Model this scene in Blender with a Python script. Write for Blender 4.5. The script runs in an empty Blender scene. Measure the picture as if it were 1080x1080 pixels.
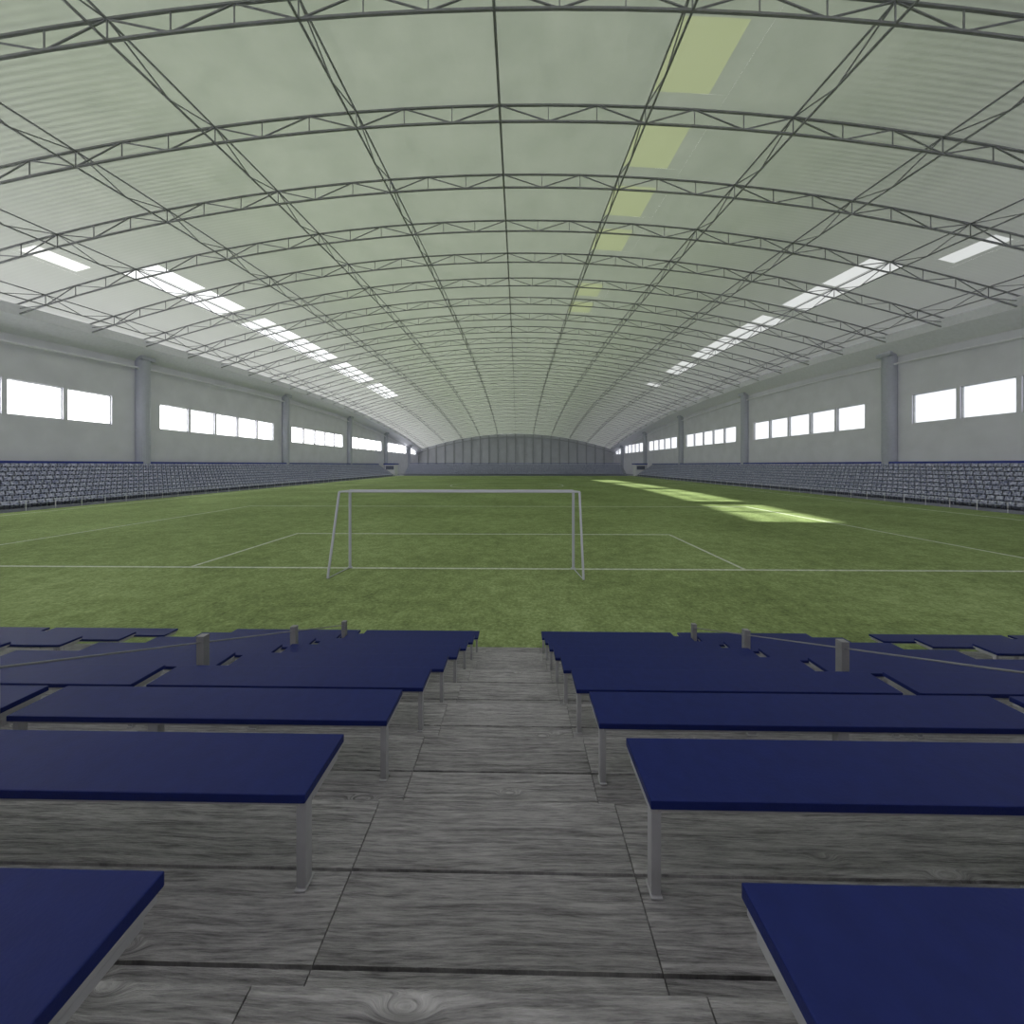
import bpy, math, random
from mathutils import Vector
random.seed(7)
scene = bpy.context.scene
S = 1.25      # hall scale (m per hall unit)
Q = 0.88      # near-stand scale
CH = 3.4*S    # camera height above pitch
CX = -0.9     # hall centre line
W = 41.0      # half width (hall units)

def H(X, Z, z):            # hall units -> world
    return Vector((X*S, Z*S, CH+z*S))
def B(X, Z, z):            # near-stand units -> world
    return Vector((X*Q, Z*Q, CH+z*Q))

# ---------------------------------------------------------------- materials
def new_mat(name):
    m = bpy.data.materials.new(name); m.use_nodes = True
    nt = m.node_tree
    for n in list(nt.nodes): nt.nodes.remove(n)
    out = nt.nodes.new('ShaderNodeOutputMaterial')
    return m, nt, out
def simple(name, col, rough=0.6, metal=0.0, var=0.08, scale=3.0, spec=0.5, bump=0.0, bscale=40):
    m, nt, out = new_mat(name)
    b = nt.nodes.new('ShaderNodeBsdfPrincipled')
    b.inputs['Roughness'].default_value = rough
    b.inputs['Metallic'].default_value = metal
    b.inputs['Specular IOR Level'].default_value = spec
    tc = nt.nodes.new('ShaderNodeTexCoord')
    nz = nt.nodes.new('ShaderNodeTexNoise'); nz.inputs['Scale'].default_value = scale
    nz.inputs['Detail'].default_value = 6
    nt.links.new(tc.outputs['Object'], nz.inputs['Vector'])
    r = nt.nodes.new('ShaderNodeValToRGB')
    r.color_ramp.elements[0].position = 0.3; r.color_ramp.elements[1].position = 0.7
    r.color_ramp.elements[0].color = tuple(c*(1-var) for c in col)+(1,)
    r.color_ramp.elements[1].color = tuple(min(1, c*(1+var)) for c in col)+(1,)
    nt.links.new(nz.outputs['Fac'], r.inputs['Fac'])
    nt.links.new(r.outputs['Color'], b.inputs['Base Color'])
    if bump > 0:
        n2 = nt.nodes.new('ShaderNodeTexNoise'); n2.inputs['Scale'].default_value = bscale
        nt.links.new(tc.outputs['Object'], n2.inputs['Vector'])
        bp = nt.nodes.new('ShaderNodeBump'); bp.inputs['Strength'].default_value = bump
        bp.inputs['Distance'].default_value = 0.02
        nt.links.new(n2.outputs['Fac'], bp.inputs['Height'])
        nt.links.new(bp.outputs['Normal'], b.inputs['Normal'])
    nt.links.new(b.outputs['BSDF'], out.inputs['Surface'])
    return m

M_wall = simple('painted_wall', (0.78,0.77,0.85), 0.85, var=0.05, scale=0.4, spec=0.2, bump=0.1, bscale=6)
M_endwall = simple('end_wall_paint', (0.60,0.61,0.65), 0.8, var=0.06, scale=0.3, spec=0.2)
M_col = simple('column_paint', (0.50,0.51,0.60), 0.6, var=0.04)
M_rib = simple('end_wall_rib_paint', (0.40,0.41,0.44), 0.6, var=0.04)
M_steel = simple('truss_steel', (0.27,0.272,0.285), 0.5, metal=0.2, var=0.1)
M_eave = simple('eave_paint', (0.86,0.85,0.92), 0.6, var=0.04)
M_leg = simple('bench_leg_steel', (0.50,0.50,0.52), 0.45, metal=0.35, var=0.1, scale=8)
M_post = simple('post_steel', (0.30,0.30,0.31), 0.5, metal=0.35, var=0.1, scale=8)
M_navy = simple('navy_laminate', (0.011,0.020,0.125), 0.48, var=0.10, scale=14, spec=0.2, bump=0.06, bscale=90)
M_blue = simple('blue_rail_paint', (0.03,0.05,0.34), 0.5)
M_white = simple('white_paint', (0.80,0.80,0.84), 0.4, var=0.02)
M_goal = simple('goal_paint', (0.50,0.51,0.57), 0.4, var=0.02)
M_line = simple('line_marking', (0.60,0.64,0.53), 0.9, var=0.25, scale=6, spec=0.1)
M_conc = simple('concrete', (0.30,0.31,0.38), 0.85, var=0.15, scale=1.0, spec=0.2, bump=0.2)
M_dark = simple('dark_joist', (0.05,0.05,0.05), 0.9, var=0.15)
M_seatdk = simple('seat_shadow_frame', (0.14,0.15,0.22), 0.6, var=0.2)  # dark blue-grey of seat legs and booth windows
M_frame = simple('window_frame_paint', (0.55,0.57,0.58), 0.5)

# seats: blue-grey plastic
M_seat, nt, out = new_mat('seat_plastic')
b = nt.nodes.new('ShaderNodeBsdfPrincipled'); b.inputs['Roughness'].default_value=0.5
tc = nt.nodes.new('ShaderNodeTexCoord')
wn_ = nt.nodes.new('ShaderNodeTexNoise'); wn_.inputs['Scale'].default_value=5.0; wn_.inputs['Detail'].default_value=4; wn_.inputs['Roughness'].default_value=0.8
nt.links.new(tc.outputs['Object'], wn_.inputs['Vector'])
r = nt.nodes.new('ShaderNodeValToRGB')
r.color_ramp.elements[0].position=0.40; r.color_ramp.elements[1].position=0.62
r.color_ramp.elements[0].color=(0.17,0.19,0.34,1); r.color_ramp.elements[1].color=(0.70,0.71,0.84,1)
nt.links.new(wn_.outputs['Fac'], r.inputs['Fac']); nt.links.new(r.outputs['Color'], b.inputs['Base Color'])
nt.links.new(b.outputs['BSDF'], out.inputs['Surface'])

def translucent(name, trans, dif):
    m, nt, out = new_mat(name)
    t = nt.nodes.new('ShaderNodeBsdfTranslucent'); t.inputs['Color'].default_value = (*trans,1)
    d = nt.nodes.new('ShaderNodeBsdfDiffuse'); d.inputs['Color'].default_value = (*dif,1)
    a = nt.nodes.new('ShaderNodeAddShader')
    nt.links.new(t.outputs[0], a.inputs[0]); nt.links.new(d.outputs[0], a.inputs[1])
    nt.links.new(a.outputs[0], out.inputs['Surface'])
    return m, nt, t, d
M_pane,_,_,_ = translucent('frosted_glass', (0.93,0.94,0.96), (0.05,0.05,0.05))
M_softpane,_,_,_ = translucent('frosted_rooflight_sheet', (0.34,0.35,0.35), (0.3,0.3,0.3))
M_fill_facade,_,_,_ = translucent('facade_frosted_glass', (0.93,0.90,0.97), (0.05,0.05,0.05))  # made-up glazing behind the camera, added to brighten the hall
M_fill_roof,_,_,_ = translucent('opal_roof_sheet', (0.20,0.197,0.205), (0.4,0.4,0.4))  # more translucent sheet, added out of view to light the near stand
M_yellow,_,_,_ = translucent('yellow_rooflight_sheet', (0.112,0.127,0.074), (0.34,0.36,0.28))
# roof sheet
M_roof, nt, t, d = translucent('roof_sheet', (0.3,0.33,0.28), (0.34,0.35,0.32))
tc = nt.nodes.new('ShaderNodeTexCoord')
n1 = nt.nodes.new('ShaderNodeTexNoise'); n1.inputs['Scale'].default_value=0.35; n1.inputs['Detail'].default_value=12; n1.inputs['Roughness'].default_value=0.78
nt.links.new(tc.outputs['Object'], n1.inputs['Vector'])
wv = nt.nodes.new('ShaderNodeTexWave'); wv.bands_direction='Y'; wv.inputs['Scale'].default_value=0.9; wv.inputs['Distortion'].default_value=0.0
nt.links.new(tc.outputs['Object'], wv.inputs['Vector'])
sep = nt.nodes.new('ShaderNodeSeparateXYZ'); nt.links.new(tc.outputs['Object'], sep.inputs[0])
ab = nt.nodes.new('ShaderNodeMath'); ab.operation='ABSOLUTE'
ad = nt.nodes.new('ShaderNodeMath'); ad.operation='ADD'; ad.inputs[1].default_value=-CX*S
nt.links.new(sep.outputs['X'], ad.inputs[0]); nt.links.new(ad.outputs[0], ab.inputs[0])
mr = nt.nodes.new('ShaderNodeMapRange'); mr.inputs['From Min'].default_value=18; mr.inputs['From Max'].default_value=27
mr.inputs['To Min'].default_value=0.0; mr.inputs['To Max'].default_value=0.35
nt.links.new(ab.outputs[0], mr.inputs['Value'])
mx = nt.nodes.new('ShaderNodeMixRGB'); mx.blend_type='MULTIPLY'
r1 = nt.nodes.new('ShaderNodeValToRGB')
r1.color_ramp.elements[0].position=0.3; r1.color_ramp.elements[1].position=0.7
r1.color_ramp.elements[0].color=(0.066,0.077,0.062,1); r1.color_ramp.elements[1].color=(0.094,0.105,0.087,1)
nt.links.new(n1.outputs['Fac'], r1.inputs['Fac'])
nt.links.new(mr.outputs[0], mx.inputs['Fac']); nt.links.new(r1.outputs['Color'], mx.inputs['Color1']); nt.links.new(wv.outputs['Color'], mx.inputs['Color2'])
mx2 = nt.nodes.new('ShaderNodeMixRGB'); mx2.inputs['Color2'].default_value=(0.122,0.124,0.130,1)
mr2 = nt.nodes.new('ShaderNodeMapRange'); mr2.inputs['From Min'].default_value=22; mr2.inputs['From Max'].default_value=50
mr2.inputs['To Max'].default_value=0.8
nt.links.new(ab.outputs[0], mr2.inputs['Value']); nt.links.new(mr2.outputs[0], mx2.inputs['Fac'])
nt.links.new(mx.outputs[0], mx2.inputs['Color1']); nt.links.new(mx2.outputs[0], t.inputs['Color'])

# grass
M_grass, nt, out = new_mat('grass')
b = nt.nodes.new('ShaderNodeBsdfPrincipled'); b.inputs['Roughness'].default_value=0.95; b.inputs['Specular IOR Level'].default_value=0.1
tc = nt.nodes.new('ShaderNodeTexCoord')
def noise(sc, det=6, ro=0.6, vec=None):
    n = nt.nodes.new('ShaderNodeTexNoise'); n.inputs['Scale'].default_value=sc; n.inputs['Detail'].default_value=det; n.inputs['Roughness'].default_value=ro
    nt.links.new(vec or tc.outputs['Object'], n.inputs['Vector']); return n
na = noise(9, 8, 0.8); nb = noise(1.6, 6, 0.7); nc = noise(0.15,4,0.5)
m1 = nt.nodes.new('ShaderNodeMath'); m1.operation='MULTIPLY_ADD'; m1.inputs[1].default_value=0.55
m2 = nt.nodes.new('ShaderNodeMath'); m2.operation='MULTIPLY_ADD'; m2.inputs[1].default_value=0.27
m3 = nt.nodes.new('ShaderNodeMath'); m3.operation='MULTIPLY'; m3.inputs[1].default_value=0.18
nt.links.new(nc.outputs['Fac'], m3.inputs[0]); nt.links.new(nb.outputs['Fac'], m2.inputs[0]); nt.links.new(m3.outputs[0], m2.inputs[2])
nt.links.new(na.outputs['Fac'], m1.inputs[0]); nt.links.new(m2.outputs[0], m1.inputs[2])
r = nt.nodes.new('ShaderNodeValToRGB')
r.color_ramp.elements[0].position=0.38; r.color_ramp.elements[1].position=0.62
r.color_ramp.elements[0].color=(0.115,0.145,0.055,1); r.color_ramp.elements[1].color=(0.44,0.54,0.25,1)
e = r.color_ramp.elements.new(0.5); e.color=(0.255,0.335,0.13,1)
nt.links.new(m1.outputs[0], r.inputs['Fac']); nt.links.new(r.outputs['Color'], b.inputs['Base Color'])
bp = nt.nodes.new('ShaderNodeBump'); bp.inputs['Strength'].default_value=0.5; bp.inputs['Distance'].default_value=0.06
nt.links.new(na.outputs['Fac'], bp.inputs['Height']); nt.links.new(bp.outputs['Normal'], b.inputs['Normal'])
nt.links.new(b.outputs['BSDF'], out.inputs['Surface'])

# weathered grey planks
M_wood, nt, out = new_mat('weathered_plank')
b = nt.nodes.new('ShaderNodeBsdfPrincipled'); b.inputs['Roughness'].default_value=0.6; b.inputs['Specular IOR Level'].default_value=0.35
tc = nt.nodes.new('ShaderNodeTexCoord'); geo = nt.nodes.new('ShaderNodeNewGeometry')
addv = nt.nodes.new('ShaderNodeVectorMath'); addv.operation='MULTIPLY_ADD'
comb = nt.nodes.new('ShaderNodeCombineXYZ')
for i in range(3): nt.links.new(geo.outputs['Random Per Island'], comb.inputs[i])
addv.inputs[1].default_value=(17,31,5)
nt.links.new(comb.outputs[0], addv.inputs[0]); nt.links.new(tc.outputs['Object'], addv.inputs[2])
mk = nt.nodes.new('ShaderNodeMapping'); mk.inputs['Scale'].default_value=(1.6,5.0,1.0)
nt.links.new(addv.outputs[0], mk.inputs['Vector'])
vo = nt.nodes.new('ShaderNodeTexVoronoi'); vo.inputs['Scale'].default_value=1.0
nt.links.new(mk.outputs[0], vo.inputs['Vector'])
kn = nt.nodes.new('ShaderNodeMapRange'); kn.inputs['From Min'].default_value=0.0; kn.inputs['From Max'].default_value=0.22
kn.inputs['To Min'].default_value=0.20; kn.inputs['To Max'].default_value=0.0; kn.interpolation_type='SMOOTHERSTEP'
nt.links.new(vo.outputs['Distance'], kn.inputs['Value'])
mp = nt.nodes.new('ShaderNodeMapping'); mp.inputs['Scale'].default_value=(0.8,3.0,1.0)
nt.links.new(addv.outputs[0], mp.inputs['Vector'])
dn = nt.nodes.new('ShaderNodeTexNoise'); dn.inputs['Scale'].default_value=1.0; dn.inputs['Detail'].default_value=2.0
nt.links.new(mp.outputs[0], dn.inputs['Vector'])
wob = nt.nodes.new('ShaderNodeMath'); wob.operation='MULTIPLY_ADD'; wob.inputs[1].default_value=0.09
nt.links.new(dn.outputs['Fac'], wob.inputs[0])
kk = nt.nodes.new('ShaderNodeMath'); kk.operation='MULTIPLY'; kk.inputs[1].default_value=0.30
nt.links.new(kn.outputs[0], kk.inputs[0]); nt.links.new(kk.outputs[0], wob.inputs[2])
cy = nt.nodes.new('ShaderNodeCombineXYZ'); nt.links.new(wob.outputs[0], cy.inputs[1])
warp = nt.nodes.new('ShaderNodeVectorMath'); warp.operation='ADD'
nt.links.new(addv.outputs[0], warp.inputs[0]); nt.links.new(cy.outputs[0], warp.inputs[1])
def grain(sx,sy,det,ro):
    m_=nt.nodes.new('ShaderNodeMapping'); m_.inputs['Scale'].default_value=(sx,sy,3.0)
    nt.links.new(warp.outputs[0], m_.inputs['Vector'])
    n_=nt.nodes.new('ShaderNodeTexNoise'); n_.inputs['Scale'].default_value=1.0; n_.inputs['Detail'].default_value=det; n_.inputs['Roughness'].default_value=ro
    nt.links.new(m_.outputs[0], n_.inputs['Vector']); return n_
g1=grain(2.6,60,3,0.6); g2=grain(11,170,4,0.7)
c1 = nt.nodes.new('ShaderNodeMath'); c1.operation='MULTIPLY_ADD'; c1.inputs[1].default_value=0.5
c0 = nt.nodes.new('ShaderNodeMath'); c0.operation='MULTIPLY'; c0.inputs[1].default_value=0.5
nt.links.new(g2.outputs['Fac'], c0.inputs[0]); nt.links.new(g1.outputs['Fac'], c1.inputs[0]); nt.links.new(c0.outputs[0], c1.inputs[2])
r = nt.nodes.new('ShaderNodeValToRGB')
r.color_ramp.elements[0].position=0.37; r.color_ramp.elements[1].position=0.61
r.color_ramp.elements[0].color=(0.17,0.166,0.169,1); r.color_ramp.elements[1].color=(0.56,0.55,0.555,1)
nt.links.new(c1.outputs[0], r.inputs['Fac'])
rv = nt.nodes.new('ShaderNodeMapRange'); rv.inputs['To Min'].default_value=0.84; rv.inputs['To Max'].default_value=1.08
nt.links.new(geo.outputs['Random Per Island'], rv.inputs['Value'])
mm = nt.nodes.new('ShaderNodeVectorMath'); mm.operation='SCALE'
nt.links.new(r.outputs['Color'], mm.inputs[0]); nt.links.new(rv.outputs[0], mm.inputs['Scale'])
kr = nt.nodes.new('ShaderNodeMapRange'); kr.inputs['From Min'].default_value=0.015; kr.inputs['From Max'].default_value=0.06
kr.inputs['To Min'].default_value=0.5; kr.inputs['To Max'].default_value=1.0
nt.links.new(vo.outputs['Distance'], kr.inputs['Value'])
mm2 = nt.nodes.new('ShaderNodeVectorMath'); mm2.operation='SCALE'
nt.links.new(mm.outputs[0], mm2.inputs[0]); nt.links.new(kr.outputs[0], mm2.inputs['Scale'])
nt.links.new(mm2.outputs[0], b.inputs['Base Color'])
bp = nt.nodes.new('ShaderNodeBump'); bp.inputs['Strength'].default_value=1.0; bp.inputs['Distance'].default_value=0.025
nt.links.new(c1.outputs[0], bp.inputs['Height']); nt.links.new(bp.outputs['Normal'], b.inputs['Normal'])
nt.links.new(b.outputs['BSDF'], out.inputs['Surface'])

# clear rooflight glass
M_clear, nt, out = new_mat('clear_rooflight_glass')
tr = nt.nodes.new('ShaderNodeBsdfTransparent'); tr.inputs['Color'].default_value=(0.95,0.97,0.95,1)
gl = nt.nodes.new('ShaderNodeBsdfGlossy'); gl.inputs['Roughness'].default_value=0.1
mxs = nt.nodes.new('ShaderNodeMixShader'); mxs.inputs[0].default_value=0.04
nt.links.new(tr.outputs[0], mxs.inputs[1]); nt.links.new(gl.outputs[0], mxs.inputs[2]); nt.links.new(mxs.outputs[0], out.inputs['Surface'])

# ---------------------------------------------------------------- mesh builder
class MB:
    def __init__(s): s.v=[]; s.f=[]; s.m=[]
    def hexa(s, p, mi=0):   # p: 4 bottom, 4 top
        o=len(s.v); s.v += [tuple(q) for q in p]
        for f in ((0,3,2,1),(4,5,6,7),(0,1,5,4),(1,2,6,5),(2,3,7,6),(3,0,4,7)):
            s.f.append(tuple(o+i for i in f)); s.m.append(mi)
    def box(s, a, b, mi=0):
        x0,x1=sorted((a[0],b[0])); y0,y1=sorted((a[1],b[1])); z0,z1=sorted((a[2],b[2]))
        s.hexa([(x0,y0,z0),(x1,y0,z0),(x1,y1,z0),(x0,y1,z0),(x0,y0,z1),(x1,y0,z1),(x1,y1,z1),(x0,y1,z1)], mi)
    def bar(s, a, b, r, mi=0, n=4):
        a=Vector(a); b=Vector(b); d=(b-a)
        if d.length<1e-6: return
        d.normalize()
        up=Vector((0,0,1)) if abs(d.z)<0.9 else Vector((0,1,0))
        u=d.cross(up).normalized(); w=u.cross(d)
        o=len(s.v)
        for p in (a,b):
            for i in range(n):
                an=2*math.pi*(i+0.5)/n
                s.v.append(tuple(p+u*math.cos(an)*r+w*math.sin(an)*r))
        for i in range(n):
            j=(i+1)%n
            s.f.append((o+i,o+j,o+n+j,o+n+i)); s.m.append(mi)
        s.f.append(tuple(o+i for i in reversed(range(n)))); s.m.append(mi)
        s.f.append(tuple(o+n+i for i in range(n))); s.m.append(mi)
    def quad(s, p, mi=0):
        o=len(s.v); s.v += [tuple(q) for q in p]; s.f.append((o,o+1,o+2,o+3)); s.m.append(mi)
    def make(s, name, mats, loc=None, smooth=False):
        me=bpy.data.meshes.new(name); me.from_pydata(s.v,[],s.f); me.update()
        for m in mats: me.materials.append(m)
        me.polygons.foreach_set('material_index', s.m)
        if smooth: me.polygons.foreach_set('use_smooth',[True]*len(s.f))
        ob=bpy.data.objects.new(name, me); scene.collection.objects.link(ob)
        if loc is not None: ob.location=loc
        return ob

# ---------------------------------------------------------------- roof shape
def eave(Z): return 13.7-0.0011*(Z-60)**2
RISE=6.8
def roof(x, Z): return eave(Z)+RISE*(1-(x/W)**2)    # x measured from hall centre
STEP=4.635; A0=35.9
K0,K1=-13,23
arches=[A0+STEP*k for k in range(K0,K1+1)]
ZN,ZF=arches[0],arches[-1]
SUB=3.7/2
BAY=7.4

mb=MB(); clear=MB(); frost=MB(); yel=MB()
xs=[-40.7+SUB*i for i in range(45)]
xs=[x for x in xs if abs(x)<=40.8]
xs=[-W]+xs+[W]
def kind(xa,xb,k):
    """returns (type, za_frac, zb_frac, xa_inset, xb_inset)"""
    c=(xa+xb)/2
    inner = abs(c)<29.6
    if 27.7<abs(c)<31.5:
        gp=0.35 if c<0 else 0.6
        if c>0: ia,ib = (gp,0.05) if inner else (0.05,gp)
        else:   ia,ib = (0.05,gp) if inner else (gp,0.05)
        typ='clear' if c<0 else 'frost'
        if k in (-2,-1,1,2,3,5): return (typ,0.04,0.96,ia,ib)
        if k in (0,4): return (typ,0.55,0.96,ia,ib)
        if k==7: return (typ,0.5,0.96,ia,ib)
        if k in (6,8,9) and c<0: return (typ,0.04,0.96,ia,ib)  # far left panels added to carry the sun patch further
    if 31.5<abs(c)<33.3 and k in (-3,):
        return ('soft',0.10,0.75,0.35,0.35)
    if 7.4<c<9.2 and k in (-6,-5,-4,-3,-2,0,1): return ('yel',0.2,0.85,0.0,0.0)
    if 9.2<c<11.1 and k in (-6,-5,-4,-3,-2,0,1): return ('yel',0.2,0.85,0.0,0.9)
    return None
P=lambda x,Z: H(CX+x,Z,roof(x,Z))
for k in range(K0,K1):
    za=A0+STEP*k; zb=za+STEP
    for i in range(len(xs)-1):
        xa,xb=xs[i],xs[i+1]
        kd=kind(xa,xb,k)
        if kd is None:
            fill_sheet = 1 if (zb<8.5 and abs((xa+xb)/2)<22) else 0  # unseen roof bays get the brighter sheet as added fill light
            mb.quad([P(xa,za),P(xb,za),P(xb,zb),P(xa,zb)],fill_sheet)
        else:
            ty,fa,fb,ia,ib=kd
            tgt={'clear':clear,'frost':frost,'yel':yel,'soft':frost}[ty]
            xi,xj=xa+ia,xb-ib; zi,zj=za+STEP*fa,za+STEP*fb
            for q in ([(xa,za),(xb,za),(xb,zi),(xa,zi)],[(xa,zj),(xb,zj),(xb,zb),(xa,zb)]):
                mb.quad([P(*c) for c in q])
            if ia>0: mb.quad([P(xa,zi),P(xi,zi),P(xi,zj),P(xa,zj)])
            if ib>0: mb.quad([P(xj,zi),P(xb,zi),P(xb,zj),P(xj,zj)])
            tgt.quad([P(xi,zi),P(xj,zi),P(xj,zj),P(xi,zj)],0)
mb.make('ceiling',[M_roof,M_fill_roof])
clear.make('window_rooflight_clear',[M_clear]); frost.make('window_rooflight_frosted',[M_softpane]); yel.make('window_rooflight_yellow',[M_yellow])

# trusses
DEP=0.95
lx=[BAY*i for i in range(-5,6)]
tr=MB()
RC=0.062*S; RD=0.036*S
half=BAY/3
nx=[-W]+[-5*BAY+half*i for i in range(31)]+[W]
for Z in arches[1:-1]:
    for i in range(len(nx)-1):
        a,b_=nx[i],nx[i+1]
        ta=H(CX+a,Z,roof(a,Z)-0.12); tb=H(CX+b_,Z,roof(b_,Z)-0.12)
        ba=H(CX+a,Z,roof(a,Z)-DEP); bb=H(CX+b_,Z,roof(b_,Z)-DEP)
        tr.bar(ta,tb,RC); tr.bar(ba,bb,RC)
        if i%2: tr.bar(ba,tb,RD)
        else: tr.bar(ta,bb,RD)
        tr.bar(ba,ta,RD*0.8)
tr.make('roof_arch_truss',[M_steel])
tr=MB()
for x in lx:
    for k in range(K0,K1):
        for h in range(2):
            za=A0+STEP*(k+h/2); zb=za+STEP/2
            ta=H(CX+x,za,roof(x,za)-0.12); tb=H(CX+x,zb,roof(x,zb)-0.12)
            ba=H(CX+x,za,roof(x,za)-DEP); bb=H(CX+x,zb,roof(x,zb)-DEP)
            tr.bar(ta,tb,RC*0.8); tr.bar(ba,bb,RC*0.9)
            if h: tr.bar(ba,tb,RD)
            else: tr.bar(ta,bb,RD)
tr.make('roof_purlin_truss',[M_steel])
# eave girders
eb=MB()
for sgn in (-1,1):
    for k in range(K0,K1):
        za=A0+STEP*k; zb=za+STEP
        x0=sgn*(W-0.02); x1=sgn*(W-1.9)
        def pt(x,Z,dz): return H(CX+x,Z,eave(Z)+dz)
        eb.hexa([pt(x0,za,-1.7),pt(x1,za,-0.5),pt(x1,zb,-0.5),pt(x0,zb,-1.7),pt(x0,za,-0.1),pt(x1,za,0.35),pt(x1,zb,0.35),pt(x0,zb,-0.1)])
        x2=sgn*(W-0.4)
        eb.bar(H(CX+x2,za,eave(za)-2.5),H(CX+x2,zb,eave(zb)-2.5),0.13,n=8)
eb.make('trim_eave_girder',[M_eave])

# ---------------------------------------------------------------- walls
WB,WT=4.15,7.1
T=0.4
colZ=[37.0+23.17*i for i in range(-2,5)]
wn=0
for sgn,name in ((-1,'wall_left'),(1,'wall_right')):
    wins=[]
    for ci in range(-3,5):
        st=37.0+23.17*ci+(2.1 if sgn<0 else 2.9)
        for j in range(5):
            a=st+j*3.75; b_=a+3.45
            if a>ZN+1 and b_<ZF-1: wins.append((a,b_,ci))
    w=MB(); xi=CX+sgn*W; xo=CX+sgn*(W+T)
    def seg(za,zb,lo,hi_a,hi_b):
        p=[H(xi,za,lo),H(xo,za,lo),H(xo,zb,lo),H(xi,zb,lo),H(xi,za,hi_a),H(xo,za,hi_a),H(xo,zb,hi_b),H(xi,zb,hi_b)]
        w.hexa(p)
    seg(ZN,ZF,-3.4,WB,WB)
    cur=ZN
    for a,b_,ci in wins:
        seg(cur,a,WB,WT,WT); cur=b_
    seg(cur,ZF,WB,WT,WT)
    for k in range(K0,K1):
        za=A0+STEP*k; zb=za+STEP
        if min(eave(za),eave(zb))>WT: seg(za,zb,WT,eave(za),eave(zb))
    w.make(name,[M_wall])
    bays={}
    for a,b_,ci in wins: bays.setdefault(ci,[]).append((a,b_))
    for ci,l in bays.items():
        wn+=1
        g=MB()
        for a,b_ in l:
            xm=CX+sgn*(W+0.25)
            g.box(H(xm,a,WB),H(xm+0.03,b_,WT),0)
            fr=0.07
            xa_,xb_=CX+sgn*(W+0.12),CX+sgn*(W+0.35)
            g.box(H(xa_,a,WB),H(xb_,a+fr,WT),1); g.box(H(xa_,b_-fr,WB),H(xb_,b_,WT),1)
            g.box(H(xa_,a,WB),H(xb_,b_,WB+fr),1); g.box(H(xa_,a,WT-fr),H(xb_,b_,WT),1)
        g.make('window_%d'%wn,[M_pane,M_frame])
# end walls
def end_wall(name,Z,out_dir,lo=-3.4,hi=None,mat=None):
    w=MB()
    n=20
    for i in range(n):
        xa=-W+2*W*i/n; xb=-W+2*W*(i+1)/n
        z0,z1=Z,Z+out_dir*T
        ta=roof(xa,Z) if hi is None else hi; tb=roof(xb,Z) if hi is None else hi
        w.hexa([H(CX+xa,z0,lo),H(CX+xb,z0,lo),H(CX+xb,z1,lo),H(CX+xa,z1,lo),
                H(CX+xa,z0,ta),H(CX+xb,z0,tb),H(CX+xb,z1,tb),H(CX+xa,z1,ta)],0)
    return w.make(name,[mat or M_endwall])
end_wall('wall_far',ZF,1)
end_wall('wall_near',ZN,-1,-3.4,-1.0)
g=MB()  # unseen glazed end behind the camera, added to let in fill light
nP=22
for i in range(nP):
    xa=-W+2*W*i/nP; xb=-W+2*W*(i+1)/nP
    g.quad([H(CX+xa,ZN-0.2,-1.0),H(CX+xb,ZN-0.2,-1.0),H(CX+xb,ZN-0.2,roof(xb,ZN)),H(CX+xa,ZN-0.2,roof(xa,ZN))],0)
    g.box(H(CX+xa-0.08,ZN-0.3,-1.0),H(CX+xa+0.08,ZN,roof(xa,ZN)-0.1),1)
for z in (-1.0,1.5,4.0):
    g.box(H(CX-W,ZN-0.28,z-0.07),H(CX+W,ZN-0.05,z+0.07),1)
g.make('window_end_facade',[M_fill_facade,M_frame])
rb=MB()
for i in range(-10,11):
    x=i*BAY/2
    rb.box(H(CX+x-0.2,ZF-0.6,-3.4),H(CX+x+0.2,ZF-0.02,roof(x,ZF)-0.3))
for i in range(20):
    xa=-W+2*W*i/20; xb=xa+2*W/20
    rb.bar(H(CX+xa,ZF-0.4,roof(xa,ZF)-1.4),H(CX+xb,ZF-0.4,roof(xb,ZF)-1.4),0.28)
rb.make('trim_end_wall_rib',[M_rib])

# columns
for sgn in (-1,1):
    for Z in colZ:
        c=MB()
        c.bar(H(CX+sgn*(W-0.3),Z,-3.4),H(CX+sgn*(W-0.3),Z,eave(Z)-1.0),0.60*S,n=20)
        c.box(H(CX+sgn*(W-1.0),Z-0.7,eave(Z)-1.6),H(CX+sgn*W,Z+0.7,eave(Z)-1.2))
        c.make('wall_column',[M_col])

# ---------------------------------------------------------------- floor, pitch
fl=MB(); fl.box(H(CX-W-T,ZN-T,-3.4)+Vector((0,0,-0.3)),H(CX+W+T,ZF+T,-3.4)+Vector((0,0,-0.03))); fl.make('floor',[M_conc])
gr=MB(); gr.box(H(CX-35.2,6.15,-3.4)+Vector((0,0,-0.03)),H(CX+35.2,103,-3.4)); gr.make('grass_pitch',[M_grass])
FX=-1.75; GZ=11.07; LZ=90.0
ln=MB(); lw=0.05
def line(x0,z0,x1,z1,w=lw):
    a=H(x0,z0,-3.4); b_=H(x1,z1,-3.4)
    if abs(x0-x1)<1e-6: ln.box((a.x-w*S,a.y,a.z+0.001),(a.x+w*S,b_.y,a.z+0.012))
    else: ln.box((a.x,a.y-w*S,a.z+0.001),(b_.x,a.y+w*S,a.z+0.012))
FW=32.5
line(FX-FW,GZ,FX+FW,GZ); line(FX-FW,GZ+LZ,FX+FW,GZ+LZ); line(FX-FW,GZ,FX-FW,GZ+LZ); line(FX+FW,GZ,FX+FW,GZ+LZ)
line(FX-FW,GZ+LZ/2,FX+FW,GZ+LZ/2)
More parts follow.
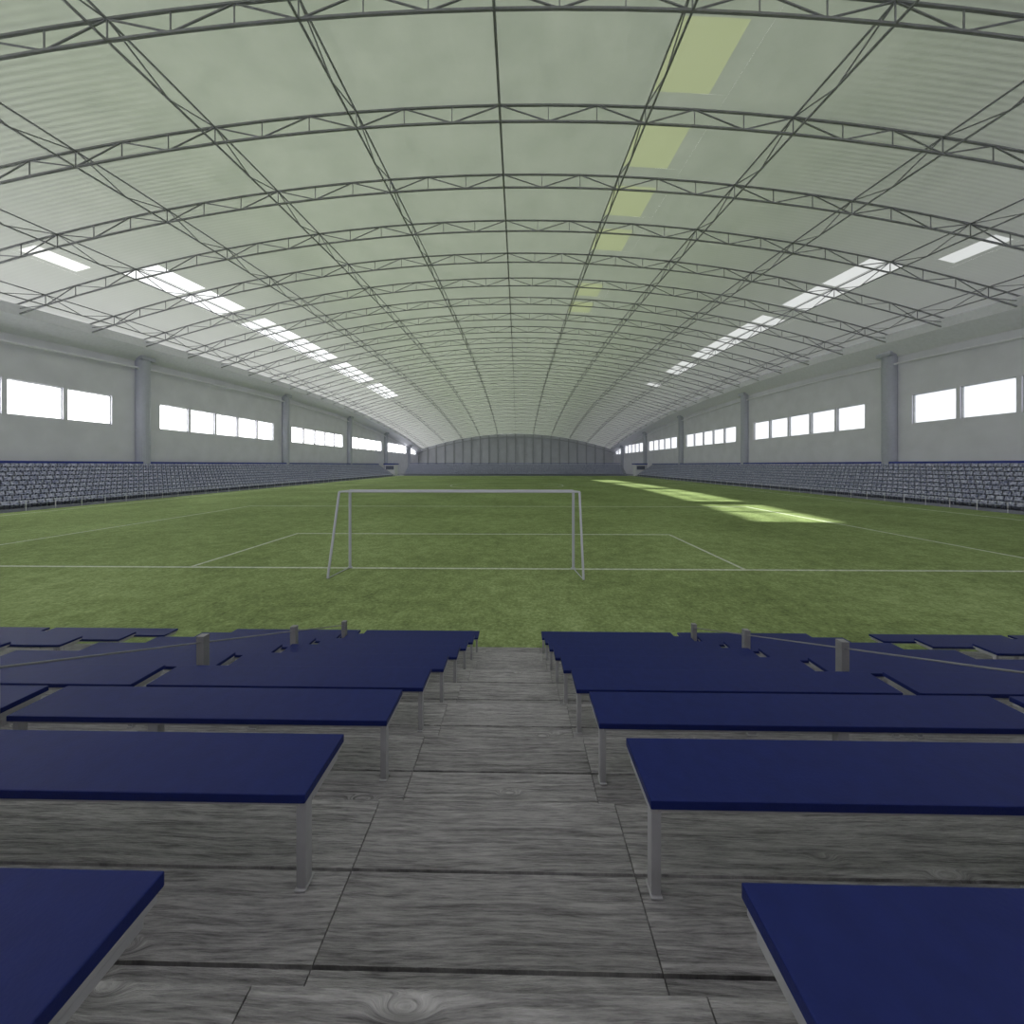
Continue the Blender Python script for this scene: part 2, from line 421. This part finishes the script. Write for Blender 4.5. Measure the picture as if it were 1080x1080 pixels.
for (w_,d_) in ((9.1,5.5),(20.15,16.5)):
    for (g,s_) in ((GZ,1),(GZ+LZ,-1)):
        line(FX-w_,g,FX-w_,g+s_*d_); line(FX+w_,g,FX+w_,g+s_*d_); line(FX-w_,g+s_*d_,FX+w_,g+s_*d_)
for i in range(64):
    a0=2*math.pi*i/64; a1=2*math.pi*(i+1)/64
    pts=[]
    for (rr,an) in ((9.1,a0),(9.25,a0),(9.25,a1),(9.1,a1)):
        p=H(FX+rr*math.cos(an),GZ+LZ/2+rr*math.sin(an),-3.4); p.z+=0.012; pts.append(p)
    ln.quad(pts)
ln.make('pitch_line_marking',[M_line])

# goal
def goal(zg,s_):
    g=MB(); hw=3.66; h=-0.86; r=0.045*S
    R=lambda x,z,hh: H(FX-0.10+x,z,hh)
    for sx in (-1,1):
        xb=sx*hw
        g.bar(R(xb,zg,-3.388),R(xb,zg,h),r,n=12)
        tb=R(xb+sx*0.12,zg-s_*0.45,h); g.bar(R(xb,zg,h),tb,r*0.7,n=8)
        bb=R(xb+sx*0.12,zg-s_*1.1,-3.37); g.bar(tb,bb,r*0.8,n=8)
        g.bar(bb,R(xb,zg,-3.37),r*0.3,n=8)
        g.bar(R(xb,zg,-3.388),R(xb,zg,-3.36),r*1.7,n=12)
    g.bar(R(-hw,zg,h),R(hw,zg,h),r,n=12)
    g.bar(R(-hw-0.12,zg-s_*0.45,h),R(hw+0.12,zg-s_*0.45,h),r*0.5,n=8)
    g.make('soccer_goal',[M_goal])
goal(GZ,1)

# ---------------------------------------------------------------- side / far stands
NR=10; RUN=0.53; RI=0.345; PIT=0.58
def seat_mesh():
    g=MB(); w=0.235
    g.box((-w,-0.18,0.36),(w,0.20,0.40),0)
    g.hexa([(-w,0.18,0.39),(w,0.18,0.39),(w,0.23,0.39),(-w,0.23,0.39),(-w,0.26,0.70),(w,0.26,0.70),(w,0.30,0.70),(-w,0.30,0.70)],0)
    g.box((-w+0.04,-0.02,0.0),(-w+0.08,0.06,0.36),1); g.box((w-0.08,-0.02,0.0),(w-0.04,0.06,0.36),1)
    return g
def side_stand(sgn):
    g=MB(); z0,z1=13.0,100.0
    for r_ in range(NR):
        x0=CX+sgn*(35.4+RUN*r_); x1=CX+sgn*(W-1.0)
        if r_==NR-1: x1=CX+sgn*(W-0.75)
        g.box(H(x0,z0,-3.4+ (RI*r_-0.05 if r_ else -0.02)),H(x1,z1,-3.4+RI*(r_+1)-0.15),0)
    g.make('concrete_terrace',[M_conc])
    ob=seat_mesh().make('stadium_seat_block',[M_seat,M_seatdk])
    ob.rotation_euler=(0,0,math.radians(90 if sgn<0 else -90))
    ob.location=H(CX+sgn*(35.4+RUN*0.45),z0+0.5,-3.4+RI-0.15)
    n=int((z1-z0-1)*S/PIT)
    a=ob.modifiers.new('along','ARRAY'); a.use_relative_offset=False; a.use_constant_offset=True
    a.constant_offset_displace=(PIT*(1 if sgn<0 else -1),0,0); a.count=n
    a=ob.modifiers.new('rows','ARRAY'); a.use_relative_offset=False; a.use_constant_offset=True
    a.constant_offset_displace=(0,RUN*S,RI*S); a.count=NR-1
    rl=MB()
    xr=CX+sgn*(W-0.74); top=0.24
    rl.box(H(xr,z0,-3.4),H(xr+sgn*0.12,z1,0.10),1)
    rl.box(H(xr-sgn*0.03,z0,0.10),H(xr+sgn*0.17,z1,top+0.07),0)
    rl.make('stand_back_rail',[M_blue,M_col])
    fr=MB(); xf=CX+sgn*35.3; z=z0+0.2
    while z<z1:
        fr.bar(H(xf,z,-3.4),H(xf,z,-2.65),0.025,0,n=6); z+=1.6
    fr.bar(H(xf,z0,-2.68),H(xf,z1,-2.68),0.016,0,n=6)
    fr.make('pitch_barrier_fence',[M_white])
side_stand(-1); side_stand(1)
g=MB()
for r_ in range(NR):
    g.box(H(CX-34,103.2+RUN*r_,-3.4+(RI*r_-0.05 if r_ else -0.02)),H(CX+34,110,-3.4+RI*(r_+1)-0.15))
g.make('concrete_terrace',[M_conc])
ob=seat_mesh().make('stadium_seat_block',[M_seat,M_seatdk])
ob.location=H(CX-33.5,103.2+RUN*0.45,-3.4+RI-0.15)
a=ob.modifiers.new('along','ARRAY'); a.use_relative_offset=False; a.use_constant_offset=True
a.constant_offset_displace=(0.6,0,0); a.count=int(67*S/0.6)
a=ob.modifiers.new('rows','ARRAY'); a.use_relative_offset=False; a.use_constant_offset=True
a.constant_offset_displace=(0,RUN*S,RI*S); a.count=NR-1
rl=MB(); rl.bar(H(CX-34,109.7,0.35),H(CX+34,109.7,0.35),0.10,0,n=6)
for i in range(35): rl.bar(H(CX-34+2*i,109.7,-0.15),H(CX-34+2*i,109.7,0.35),0.05,1,n=6)
rl.make('stand_back_rail',[M_blue,M_col])
for sgn in (-1,1):
    g=MB(); x=CX+sgn*37.2
    g.box(H(x-1.5,100.6,-3.42),H(x+1.5,103.0,0.0),0)
    g.box(H(x-1.8,100.3,0.0),H(x+1.8,103.1,0.35),1)
    g.box(H(x-1.2,100.55,-1.5),H(x+1.2,100.6,-0.4),2)
    g.make('corner_booth',[M_white,M_blue,M_seatdk])

# ---------------------------------------------------------------- near stand
R_,RISEB=0.945,0.382
ROWS=range(-2,9)
def zn(k): return 1.50+R_*(k-1)
def zt(k): return -(1.475+RISEB*(k-1))
LEG=0.46
secs=[(0.585,3.78),(3.94,7.08),(8.60,11.76),(11.92,15.06)]
secsL=[(-3.78,-0.95),(-7.08,-3.94),(-11.76,-8.60),(-15.06,-11.92)]
pl=MB(); sub=MB()
ranges=[(-0.79,0.550),(0.555,3.85),(3.856,7.15),(7.156,8.52),(8.526,11.84),(11.846,15.4),
        (-3.85,-0.795),(-7.15,-3.856),(-8.52,-7.156),(-11.84,-8.526),(-15.4,-11.846)]
for k in ROWS:
    zf=zt(k)-LEG; n0=zn(k)-0.515
    for j in range(3):
        a=n0+j*R_/3; b_=a+R_/3-0.013
        if j==2: b_+=0.028
        for (xa,xb) in ranges:
            pl.box(B(xa,a+(0.028 if j==0 else 0),zf-0.05),B(xb,b_,zf))
    sub.box(B(-15.38,n0+R_-0.03,zf-RISEB-0.02),B(15.38,n0+R_-0.005,zf-0.052))
    sub.box(B(-15.38,n0,zf-0.09),B(15.38,n0+R_-0.03,zf-0.052))
pl.make('plank_stand_floor',[M_wood])
gz=-3.4*S/Q
for x in (-15.3,-11.8,-8.5,-7.2,-3.85,-0.8,0.55,3.85,7.2,8.5,11.8,15.3):
    for k in ROWS:
        zf=zt(k)-LEG-0.09
        sub.box(B(x-0.04,zn(k)-0.1,gz),B(x+0.04,zn(k),zf))
sub.make('stand_substructure',[M_dark])

def bench_mesh(L,mid):
    g=MB(); q=Q
    D=0.345
    g.box((0,0,-0.042*q),(L*q,D*q,0),0)
    for (x0,x1,y0,y1) in ((0.004,0.034,0.015,D-0.015),(L-0.034,L-0.004,0.015,D-0.015),(0.037,L-0.037,0.015,0.035),(0.037,L-0.037,D-0.035,D-0.015)):
        g.box((x0*q,y0*q,-0.066*q),(x1*q,y1*q,-0.0425*q),1)
    for x,w in ((0.012,0.045),(L*mid-0.04,0.08),(L-0.057,0.045)):
        g.box((x*q,0.025*q,-(LEG-0.012)*q),((x+w)*q,0.075*q,-0.0665*q),1)
        g.box((x*q,0.0755*q,-0.10*q),((x+w)*q,(D-0.04)*q,-0.0665*q),1)
        g.box(((x-0.004)*q,0.015*q,-LEG*q),((x+w+0.004)*q,0.09*q,-(LEG-0.0118)*q),1)
    return g
protos={}
for sl in (secs,secsL):
    for (xa,xb) in sl:
        L=round(xb-xa,3)
        if L not in protos:
            ob=bench_mesh(L,0.548 if L>3 else 0.38).make('stadium_bench',[M_navy,M_leg]); protos[L]=ob.data
            bpy.data.objects.remove(ob)
        for k in ROWS:
            ob=bpy.data.objects.new('stadium_bench',protos[L]); scene.collection.objects.link(ob)
            ob.location=B(xa,zn(k),zt(k))
            bv=ob.modifiers.new('bevel','BEVEL'); bv.width=0.004; bv.segments=2; bv.limit_method='ANGLE'

# stair posts with a thin guard rail
for x in (-11.84,-3.86,3.86,11.84):
    g=MB()
    for i in range(-1,4):
        Zp=2.4+1.7*i
        k=math.floor((Zp-(zn(0)-0.515))/R_)
        ft=zt(k)-LEG
        tp=-(0.41+0.41*Zp)
        g.box(B(x-0.045,Zp-0.04,ft),B(x+0.045,Zp+0.04,tp),0)
    za,zb=0.2,7.55
    g.bar(B(x,za,-(0.41+0.41*za)-0.09),B(x,zb,-(0.41+0.41*zb)-0.09),0.008,0,n=8)
    g.make('stair_handrail',[M_post])

# ---------------------------------------------------------------- light
w=bpy.data.worlds.new('World'); scene.world=w; w.use_nodes=True
bg=w.node_tree.nodes['Background']; bg.inputs['Color'].default_value=(0.98,0.98,1.0,1); bg.inputs['Strength'].default_value=1.4
sd=bpy.data.lights.new('sun','SUN'); sd.energy=14.0; sd.angle=0.010; sd.color=(1.0,0.98,0.92)
so=bpy.data.objects.new('sun',sd); scene.collection.objects.link(so)
so.location=(-60,40,50)
so.rotation_euler=Vector((2.46,-0.34,-1)).to_track_quat('-Z','Y').to_euler()

# ---------------------------------------------------------------- camera
cd=bpy.data.cameras.new('camera'); co=bpy.data.objects.new('camera',cd); scene.collection.objects.link(co)
co.location=(0,0,CH); co.rotation_euler=(math.radians(90),0,math.radians(0.95))
cd.sensor_width=36; cd.lens=358/1080*36; cd.shift_y=-50/1080; cd.clip_start=0.03; cd.clip_end=1000
scene.camera=co
scene.view_settings.view_transform='Standard'
